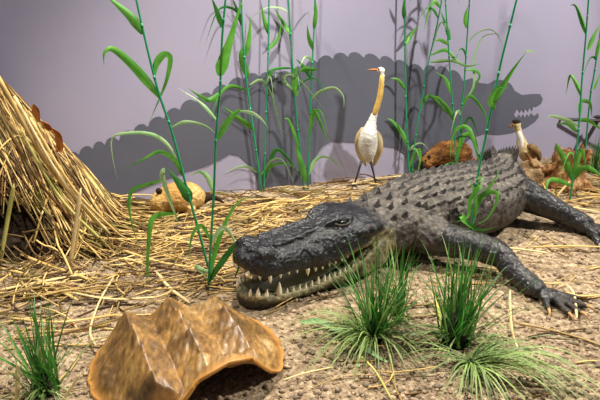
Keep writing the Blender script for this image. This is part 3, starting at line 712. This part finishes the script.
reed([(443, -6), (437, 25), (428, 65), (420, 110), (414, 150), (412, 177)], [
    (4, [(441, 8), (434, 2), (428, 14), (424, 30)]), (4, [(431, 55), (446, 50), (458, 62), (468, 66), (480, 64)]), (4, [(430, 62), (452, 61), (468, 68)], 'leaf_pale'), (4, [(420, 108), (430, 96), (444, 110), (460, 124)], 'leaf')],
    'slanting reed right of the egret, leaning towards the painted head', r=2.4, extra=4, seed=8)
reed([(445, -6), (448, 40), (451, 85), (454, 125), (456, 170)], [
    (5, [(450, 40), (446, 24), (440, 10)], 'leaf_dark'), (4, [(449, 45), (440, 40), (433, 42)], 'leaf'), (5, [(452, 95), (446, 80), (436, 72)], 'leaf'), (5, [(455, 122), (447, 108), (438, 98), (430, 96)], 'leaf'),
    (6, [(456, 160), (464, 136), (474, 138), (479, 152)], 'leaf')], 'reed in front of the brown furry animal, left stalk of the pair', Yb=3.36, r=2.6, extra=4, seed=9)
reed([(470, -6), (467, 40), (464, 85), (460, 125), (457, 170)], [
    (6, [(467, 28), (466, 16), (468, 6)], 'leaf', -.02), (3.5, [(464, 70), (474, 70), (480, 76), (474, 90), (478, 104)], 'leaf'), (3.5, [(462, 105), (474, 86), (474, 60), (482, 38), (496, 34), (500, 38)], 'leaf_pale'),
    (4, [(461, 110), (470, 96), (484, 112), (488, 128)], 'leaf'), (5, [(460, 135), (470, 118), (478, 136)], 'leaf_dark')], 'reed in front of the brown furry animal, right stalk of the pair', Yb=3.40, r=2.6, extra=4, seed=10)
reed([(518, -6), (509, 30), (501, 62), (493, 100), (485, 140), (478, 175), (472, 225)], [
    (8, [(492, 106), (500, 92), (512, 72), (527, 51)], 'leaf', -.05), (3, [(525, 52), (530, 51), (538, 53)], 'leaf_pale'), (7, [(495, 110), (491, 100), (498, 88), (509, 88)], 'leaf'),
    (5, [(479, 160), (470, 130), (458, 128), (452, 140), (450, 160)], 'leaf', .12), (7, [(478, 205), (488, 190), (496, 178), (501, 166)], 'leaf', -.05), (6, [(476, 212), (482, 196), (494, 192), (498, 198), (488, 218), (474, 226)], 'leaf', -.06),
    (7, [(474, 190), (480, 186), (470, 200), (468, 216), (456, 222)], 'leaf', -.05), (7, [(470, 228), (462, 216), (466, 222), (480, 230), (500, 226)], 'leaf', -.06), (7, [(473, 224), (477, 205), (474, 190), (469, 178)], 'leaf', -.03), (6, [(476, 182), (482, 178), (480, 190)], 'leaf_pale', -.03)],
    'bright reed growing against the alligator flank above its front leg', Yb=2.285, r=4.2, seed=11)
reed([(589, -6), (586, 35), (582, 80), (579, 125), (575, 160), (572, 186)], [
    (5, [(586, 34), (581, 18), (576, 6), (570, 5)]), (5, [(588, 50), (594, 36), (600, 24)]), (5, [(581, 96), (576, 82), (570, 76), (566, 94)], 'leaf'), (6, [(580, 115), (582, 102), (590, 104), (592, 118)], 'leaf'),
    (5, [(578, 126), (566, 120), (552, 116), (546, 118)], 'leaf_pale'), (5, [(577, 132), (568, 124), (556, 124)], 'leaf'), (8, [(572, 180), (566, 162), (558, 148), (556, 143)], 'leaf', -.04), (8, [(573, 182), (578, 160), (582, 150), (587, 172)], 'leaf', -.05),
    (7, [(573, 180), (584, 168), (596, 172), (608, 184)], 'leaf', -.08), (6, [(572, 186), (556, 180), (548, 182), (546, 196)], 'leaf', -.08), (6, [(578, 120), (590, 122), (606, 134)], 'leaf')],
    'tall reed growing from the driftwood stump at the right', Yb=3.02, r=3.2, extra=2, seed=12)
reed([(606, -6), (600, 35), (594, 75), (590, 100), (582, 186)], [(5, [(594, 90), (599, 78), (606, 62)]), (5, [(596, 60), (600, 40), (602, 30)], 'leaf')],
    'slanting reed at the far right edge of the picture', Yb=3.3, r=2.6, extra=3, seed=13)
# ------------------------------------------------------------------ grass tufts
def tuft(px, py, n, h, spread, label, seed, pale=0, rootr=.035, rooth=.06, lay=None, w=.0028):
    rr = random.Random(seed); base = G(px, py); base.z = gz(base.x, base.y)
    e = empty('grass_tuft', base, label, 'grass', 'grass tufts')
    b = MB(); bp = MB()
    for k in range(n):
        az = rr.uniform(0, 2*math.pi); d = V((math.cos(az), math.sin(az), 0)); ln = h*rr.uniform(.55, 1.1); out = spread*rr.random()**.8
        st = base+V((rr.gauss(0, rootr*.5), rr.gauss(0, rootr*.5), 0)); arch = out*1.2
        q = []
        for i in range(7):
            t = i/6; hz = ln*math.cos(min(1.5, out))*t - ln*arch*.42*t**2.4; q.append(st+d*(ln*math.sin(min(1.35, out))*t)+V((0, 0, hz)))
        for p in q: p.z = max(p.z, base.z+.006)
        side = V((-d.y, d.x, 0)); tgt = bp if rr.random() < pale else b
        ww = w*rr.uniform(.6, 1.3); tgt.ribbon(q, [ww*(1-.95*(i/6)**2) for i in range(7)], side, .3)
    if lay:
        for (n2, az0, azs, l2) in lay:
            for k in range(n2):
                az = math.radians(az0)+rr.gauss(0, azs); d = V((math.cos(az), math.sin(az), 0)); ln = l2*rr.uniform(.5, 1.1); top = rr.uniform(.14, .32)*ln
                st = base+V((rr.gauss(0, .012), rr.gauss(0, .012), .01)); q = []
                for i in range(9):
                    t = i/8; p = st+d*ln*(t**.9)+V((0, 0, top*math.sin(math.pi*min(1, t*1.05))*(1-t*.3))); p.z = max(p.z, base.z+.006+.004*rr.random()); q.append(p)
                ww = w*rr.uniform(.5, 1.1); bp.ribbon(q, [ww*(1-.95*(i/8)**2) for i in range(9)], V((-d.y, d.x, 0)), .3)
    b.build('blades', M['grass'], e)
    if bp.v: bp.build('blades', M['grass_pale'], e)['label'] = 'pale drooping grass blades'
    rc = MB(); rc.tube([base-V((0, 0, .01)), base+V((0, 0, rooth*.5)), base+V((0, 0, rooth))], [rootr, rootr*.8, rootr*.35], 10); rc.build('root_clump', M['clump'], e)
tuft(374, 338, 120, .40, .75, 'green grass tuft in front of the alligator lower jaw', 31, pale=.3, rooth=.09, rootr=.03, w=.0034, lay=[(45, 190, .5, .30), (24, 250, .5, .24), (22, 330, .5, .26)])
tuft(456, 343, 150, .42, .6, 'tall green grass tuft in front of the alligator front leg', 32, pale=.15, rootr=.045, rooth=.13, w=.0033, lay=[(20, 200, .6, .22), (16, 340, .5, .22)])
tuft(470, 368, 25, .09, 1.2, 'low tuft of drooping pale grass in front of the tall green tuft', 33, pale=.6, rootr=.02, rooth=.03, lay=[(48, -28, .28, .40), (34, 262, .4, .24), (26, 20, .3, .30), (14, 170, .4, .2)], w=.003)
tuft(46, 392, 75, .36, .65, 'dark green grass tuft at the lower left corner beside the turtle shell', 34, pale=.15, w=.0034, lay=[(12, 200, .8, .18), (8, 300, .5, .16)])
tuft(594, 172, 60, .26, .45, 'small green grass tuft beyond the driftwood stump near the wall', 35, pale=.2)
tuft(398, 320, 60, .34, .5, 'thin grass tuft right behind the one under the jaw', 36, pale=.3, rootr=.02, rooth=.04)
# broad leaf lying on the ground
def flat_leaf(name, pts, w, m, label, cat='leaf', z=.02, group=None):
    q = [G(x, y) for x, y in pts]; c = curve(q, 20)
    for p in c: p.z = gz(p.x, p.y)+z
    b = MB(); d = (c[-1]-c[0]).normalized()
    b.ribbon(c, [w*(math.sin(math.pi*min(1, (i/19)*.93+.05)))**.5 for i in range(20)], V((-d.y, d.x, .25)), .3)
    return tag(b.build(name, m, loc=c[0]), label, cat, group)
flat_leaf('fallen_reed_leaf', [(300, 328), (322, 327), (350, 342), (387, 367)], .013, M['leaf_pale'], 'pale green reed leaf lying on the dirt before the jaws')
flat_leaf('fallen_reed_leaf', [(430, 296), (436, 310), (440, 330), (440, 350)], .006, M['straw_green'], 'narrow yellow-green leaf lying beside the tall grass tuft', z=.03)
# ------------------------------------------------------------------ straw mound
def mound():
    c = V((-1.43, 2.64, 0)); H, RX, RY = .80, .55, .46
    def hz(x, y):
        r = math.hypot((x-c.x)/RX, (y-c.y)/RY); return H*max(0, 1-r)
    e = empty('straw_mound', c, 'heaped mound of dry straw leaning on the wall at the left edge', 'straw mound')
    mb = MB(); n = 72; rings = []
    for i in range(30):
        r = 1-i/29+.001; ring = []
        for j in range(n):
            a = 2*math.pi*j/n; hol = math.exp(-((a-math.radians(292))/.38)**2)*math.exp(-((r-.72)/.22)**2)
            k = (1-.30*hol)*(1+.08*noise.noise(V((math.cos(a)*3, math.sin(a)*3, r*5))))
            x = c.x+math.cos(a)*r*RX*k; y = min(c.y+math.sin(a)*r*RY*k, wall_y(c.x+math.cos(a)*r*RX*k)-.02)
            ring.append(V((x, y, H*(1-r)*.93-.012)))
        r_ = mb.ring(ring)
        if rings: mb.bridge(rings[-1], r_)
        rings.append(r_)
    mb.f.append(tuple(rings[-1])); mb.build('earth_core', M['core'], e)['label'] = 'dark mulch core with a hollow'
    rr = random.Random(5); b = MB(); b2 = MB(); n = 0
    while n < 1900:
        a = math.radians(rr.uniform(-120, 60)); r = rr.random()**.7*.95
        x0 = c.x+math.cos(a)*r*RX; y0 = c.y+math.sin(a)*r*RY
        hol = math.exp(-((math.degrees(a)+66)/24)**2)*math.exp(-((r-.78)/.26)**2)
        if rr.random() < hol*1.1: continue
        th = math.radians(rr.gauss(-20, 16) if rr.random() < .8 else rr.gauss(-40, 50)); ln = rr.uniform(.12, .48); lift = rr.uniform(.004, .05); bow = rr.uniform(-.01, .02); q = []
        bad = False
        for i in range(6):
            s = i/5; x = x0+math.cos(th)*ln*.75*s; y = y0+math.sin(th)*ln*.75*s; y = min(y, wall_y(x)-.012)
            z = max(hz(x, y)+lift+bow*math.sin(3.1*s), gz(x, y)+.008+lift*.3); q.append(V((x, y, z)))
            rx = math.hypot((x-c.x)/RX, (y-c.y)/RY); az = math.degrees(math.atan2((y-c.y)/RY, (x-c.x)/RX))
            if i > 0 and math.exp(-((az+66)/20)**2)*math.exp(-((rx-.8)/.2)**2) > rr.uniform(.25, .9): break
        if len(q) < 3: continue
        w = rr.uniform(.0018, .0048); (b if rr.random() < .12+.33*math.cos(a) else b2).tube(q, [w]*len(q), 4); n += 1
    tag(b.build('golden_thatch', M['straw'], e), kind='stuff'); tag(b2.build('weathered_thatch', M['straw_dark'], e), kind='stuff')
mound()
# loose straw litter: beyond counting
def litter():
    rr = random.Random(11); b = MB(); b2 = MB(); n = 0
    while n < 1180:
        px = rr.uniform(-60, 640); py = rr.uniform(160, 405)
        den = 0
        if px < 420 and py < 300: den = 1 - max(0, (py-235)/110)
        if px < 150 and py < 345: den = max(den, .55)
        if px < 60: den = max(den, .35)
        if px > 330 and py > 255: den = .025
        if px > 420: den = .05 if py < 290 else .015
        if px > 520 and py < 215: den = .7
        if px < 330 and py >= 300: den = min(den, .15)
        if py > 350: den = min(den, .03)
        near_wall = G(px, py).y > wall_y(G(px, py).x)-.22
        if near_wall: den *= .5
        if px < 130 and 232 < py < 278: den *= .3
        if rr.random() > den: continue
        if py > 225 and noise.noise(V((px*.02, py*.03, 3))) > .12+.3*rr.random(): continue
        g = G(px, py)
        if g.y > wall_y(g.x)-.03 or g.y < 1: continue
        ln = rr.uniform(.08, .34); az = rr.gauss(.25, .45) if rr.random() < .7 else rr.uniform(0, math.pi)
        d = V((math.cos(az), math.sin(az), 0)); bend = V((-d.y, d.x, 0))*rr.gauss(0, .03); z0 = rr.uniform(.004, .030)*(1 if den > .3 else .4); tl = rr.gauss(0, .02)*(1 if den > .3 else .3)
        q = []
        for i in range(5):
            s = i/4-.5; p = g+d*ln*s+bend*(1-4*s*s); p.y = min(p.y, wall_y(p.x)-.015)
            p.z = max(gz(p.x, p.y)+z0+tl*s+.002*rr.random(), gz(p.x, p.y)+.003); q.append(p)
        (b if rr.random() < (.2 if near_wall else .66) else b2).tube(q, [rr.uniform(.0016, .0044)]*5, 4); n += 1
    tag(b.build('straw_litter', M['straw']), 'golden straw strewn over the ground around the reeds', 'straw', kind='stuff')
    tag(b2.build('straw_litter', M['straw_dark']), 'brown weathered straw strewn over the ground around the reeds', 'straw', kind='stuff')
litter()
def stalk(pts, w, m, label, zs=None, group=None, flat=.6):
    q = []
    for i, p in enumerate(pts):
        z = zs[i] if zs else .02; g = G(p[0], p[1], z); q.append(g)
    c = curve(q, 12)
    for p in c:
        p.z = max(p.z, gz(p.x, p.y)+.004)
    k = c[0].y/F_PX; b = MB(); b.tube(c, [w*.5*k]*11+[w*.3*k], 6, flat=flat)
    return tag(b.build('straw_stalk', m, loc=c[0]), label, 'straw', group)
def up(a, b_, w, m, label, mid=None):
    g = G(*b_); pts = [P(*a, g.y+.02)]+([P(*mid, g.y+.03)] if mid else [])+[g]
    c = curve(list(reversed(pts)), 12); k = g.y/F_PX; o = MB(); o.tube(c, [w*.5*k]*10+[w*.35*k, w*.1*k], 6)
    return tag(o.build('straw_stalk', m, loc=g), label, 'straw')
up((81, 188), (70, 266), 4.5, M['straw_pale'], 'pale straw stalk standing upright in front of the mound')
up((14, 184), (0, 264), 4.5, M['straw_green'], 'yellow-green stalk standing at the left edge before the mound', mid=(9, 212))
up((80, 216), (74, 262), 2.5, M['straw'], 'thin straw standing beside the pale upright stalk')
up((18, 362), (17, 408), 6, M['straw_pale'], 'short thick pale straw stub at the lower left corner')
up((81, 373), (62, 402), 3.5, M['straw_pale'], 'pale straw stub between the corner grass tuft and turtle shell')
up((570, 181), (556, 197), 2.5, M['straw_pale'], 'pale straw leaning on the driftwood stump')
for pts, w, m, lab in [
    ([(283, 380), (305, 373), (333, 367)], 3, 'straw_pale', 'short pale straw lying right of the turtle shell'),
    ([(362, 357), (376, 372), (392, 400)], 3, 'straw_green', 'pale green straw lying at the bottom edge'),
    ([(497, 247), (520, 249), (548, 253)], 3, 'straw_pale', 'pale straw lying right of the alligator elbow'),
    ([(530, 247), (570, 246), (604, 247)], 3, 'straw', 'golden straw pointing to the right edge below the hind foot'),
    ([(512, 275), (545, 283), (562, 283)], 3, 'straw', 'short straw lying above the alligator front toes'),
    ([(566, 292), (580, 296), (600, 295)], 3, 'straw', 'short straw right of the alligator front claws'),
    ([(567, 285), (574, 294), (577, 318)], 3, 'straw_pale', 'bent pale straw over the alligator front claws'),
    ([(510, 290), (511, 318), (514, 338), (524, 362)], 2.6, 'straw_pale', 'long curved straw between the tall tuft and front foot'),
    ([(0, 290), (40, 282), (96, 272)], 4.5, 'straw_pale', 'thick pale straw lying flat below the mound'),
    ([(0, 268), (30, 276), (78, 300)], 4, 'straw', 'golden straw slanting away from the left edge'),
    ([(2, 246), (40, 262), (92, 280)], 4, 'straw', 'golden straw lying along the foot of the mound'),
    ([(30, 266), (42, 262), (62, 252)], 3, 'straw', 'short golden straw slanting up toward the mound'),
    ([(10, 318), (60, 322), (120, 314)], 4, 'straw', 'golden straw lying above the corner grass tuft'),
    ([(20, 344), (70, 332), (122, 318)], 4, 'straw_dark', 'brown straw reaching the back of the turtle shell'),
    ([(96, 346), (90, 330), (100, 300), (114, 276)], 3, 'straw_pale', 'bent pale straw left of the turtle shell'),
    ([(60, 290), (110, 299), (160, 297)], 3.5, 'straw_pale', 'long pale straw lying behind the turtle shell'),
    ([(157, 273), (170, 288), (190, 303)], 4, 'straw_pale', 'short thick straw lying behind the turtle shell peak'),
    ([(122, 250), (160, 262), (196, 268)], 3.5, 'straw', 'golden straw reaching the leaning reed base'),
    ([(100, 240), (150, 236), (200, 245)], 3.5, 'straw', 'golden straw lying from the mound foot to the reeds'),
    ([(250, 230), (290, 212), (330, 205)], 3, 'straw_pale', 'pale straw lying behind the alligator snout'),
    ([(244, 222), (270, 205), (330, 196)], 3, 'straw', 'golden straw lying behind the alligator eye'),
    ([(352, 184), (380, 178), (402, 176)], 3, 'straw_pale', 'pale straw lying across the egret feet'),
    ([(540, 205), (570, 200), (602, 196)], 2.6, 'straw', 'golden straw above the alligator hind leg'),
    ([(536, 200), (566, 206), (600, 212)], 2.6, 'straw_pale', 'pale straw just above the alligator hind leg')]:
    stalk(pts, w, M[m], lab)
rs = random.Random(21)
for k, (pts, lab) in enumerate([([(34, 104), (38, 110), (40, 122)], 'rust brown curled dry leaf, topmost on the mound'), ([(42, 121), (48, 124), (52, 130)], 'small rust brown curled leaf in the middle of the mound edge'), ([(52, 128), (60, 134), (62, 148), (56, 152)], 'dark red curled dry leaf lowest on the mound edge')]):
    Y = 2.48; q = curve([P(x, y, Y+.01*i) for i, (x, y) in enumerate(pts)], 12); b = MB()
    b.ribbon(q, [.019*(math.sin(math.pi*(i+1)/13))**.6 for i in range(12)], V((.8, -.3, .5)), .9); tag(b.build('dry_leaf', M['dead'], loc=q[0]), lab, 'leaf')
# long stalks lying down the mound edge
for k, (a, b_, w, m) in enumerate([((-6, 70), (106, 238), 4.5, 'straw'), ((2, 84), (96, 226), 4, 'straw'), ((14, 96), (112, 242), 3.5, 'straw_pale'), ((-4, 108), (88, 240), 3.5, 'straw_dark'), ((30, 118), (122, 243), 3.2, 'straw'), ((20, 130), (106, 250), 3.2, 'straw_green')]):
    A_ = P(*a, 2.25+.02*k); B_ = G(*b_); B_.z = .03; mid = A_.lerp(B_, .5)+V((-.015, -.02, -.03))
    c = curve([A_, mid, B_], 14); o = MB(); o.tube(c, [w*.5*2.3/F_PX]*14, 6)
    tag(o.build('reed_stalk', M[m], loc=B_), ['long golden stalk crowning the mound top', 'golden stalk just under the topmost one on the mound', 'pale stalk on the right edge of the mound', 'dark brown stalk lying down the mound face', 'golden stalk ending furthest right at the mound foot', 'yellow-green stalk lying down the mound face'][k], 'straw')
# ------------------------------------------------------------------ pebbles and soil crumbs
def crumbs():
    rr = random.Random(3); b = MB(); n = 0
    while n < 5200:
        px = rr.uniform(-20, 620); py = rr.uniform(175, 410)
        den = 1 if (px > 300 and py > 225) else (.45 if py > 270 else .12)
        if rr.random() > den: continue
        g = G(px, py)
        if g.y > wall_y(g.x)-.02: continue
        r = .0024+.0085*rr.random()**3.2; rot = Matrix.Rotation(rr.uniform(0, 6.28), 3, 'Z') @ Matrix.Rotation(rr.uniform(0, 1), 3, 'X')
        b.ball((g.x, g.y, gz(g.x, g.y)+r*.35), (r*rr.uniform(.7, 1.3), r*rr.uniform(.7, 1.3), r*rr.uniform(.6, .9)), 6, 4, rot); n += 1
    tag(b.build('soil_crumbs', M['soil']), 'tan soil crumbs scattered over the ground', 'soil', kind='stuff')
crumbs()
spots = [(385, 297), (376, 360), (348, 305), (352, 312), (366, 385), (338, 390), (372, 378), (424, 377), (438, 388), (580, 395), (560, 372), (590, 330), (548, 356), (525, 385), (598, 365), (505, 300), (498, 308), (490, 395), (575, 345), (540, 335),
         (300, 345), (312, 352), (330, 357), (296, 398), (345, 350), (310, 330), (517, 222), (528, 226), (538, 221), (548, 228), (521, 232), (540, 236), (556, 226), (533, 214), (512, 240), (562, 236), (130, 272), (138, 268), (120, 280), (188, 283), (44, 300), (66, 312),
         (400, 392), (414, 396), (392, 382), (570, 312), (590, 300), (592, 280), (540, 262), (520, 262), (500, 228)]
protos = []
for i in range(5):
    o = rocky('pebble', (0, 0, 0), (1, rs.uniform(.7, .95), rs.uniform(.55, .75)), M['pebble'], '', 'stone', 'small grey-tan pebbles', seed=i+1.7, sub=3, amp=.3); protos.append(o)
used = 0
for i, (x, y) in enumerate(spots):
    o = protos[i] if i < 5 else protos[i % 5].copy()
    if i >= 5: C.objects.link(o)
    g = G(x, y); r = rs.uniform(.010, .017) if i in (0, 2, 3) or 26 <= i <= 35 else rs.uniform(.006, .012)
    if i == 0: r = .02
    o.location = (g.x, g.y, gz(g.x, g.y)+r*.35); o.scale = (r, r, r); o.rotation_euler.z = rs.uniform(0, 6)
    if 26 <= i <= 35: o['label'] = 'grey clod lying between the alligator front and hind legs'; o['group'] = 'clods between the alligator legs'
    elif 20 <= i <= 25: o['label'] = 'small tan pebble between the turtle shell and the alligator chin'; o['group'] = 'pebbles right of the shell'
    elif 36 <= i <= 41: o['label'] = 'small grey pebble in the straw left of the jaws'; o['group'] = 'pebbles among the straw'
    elif x > 480: o['label'] = 'small tan pebble on the bare dirt right of the tall grass tuft'; o['group'] = 'pebbles at the lower right'
    else: o['label'] = 'small tan pebble on the dirt around the two middle grass tufts'; o['group'] = 'pebbles around the middle tufts'
    if i == 0: o['label'] = 'largest tan pebble, beside the grass tuft under the jaw'; o['group'] = 'pebbles by the jaw'
# ------------------------------------------------------------------ light
def spot(loc, aim, power, col, size, ang=70, blend=.6):
    l = bpy.data.lights.new('spot_lamp', 'SPOT'); l.energy = power; l.color = col; l.shadow_soft_size = size; l.spot_size = math.radians(ang); l.spot_blend = blend
    o = bpy.data.objects.new('spot_lamp', l); C.objects.link(o); o.location = loc
    o.rotation_euler = (V(aim)-V(loc)).to_track_quat('-Z', 'Y').to_euler()
spot((3.0, 1.9, 3.0), (.75, 2.8, .3), 560, (1, .95, .88), .11, 75)
spot((-.1, 2.55, 3.1), (.15, 2.1, 0), 420, (1, .93, .82), .05, 75)
spot((-1.1, 1.2, 2.9), (-.4, 2.0, 0), 140, (1, .93, .84), .06, 62)
w = bpy.data.worlds.new('world'); bpy.context.scene.world = w; w.use_nodes = True
w.node_tree.nodes['Background'].inputs[0].default_value = (.72, .78, 1, 1); w.node_tree.nodes['Background'].inputs[1].default_value = .09
vs = bpy.context.scene.view_settings; vs.view_transform = 'Standard'; vs.look = 'None'; vs.gamma = 1; vs.use_curve_mapping = False; vs.exposure = .36
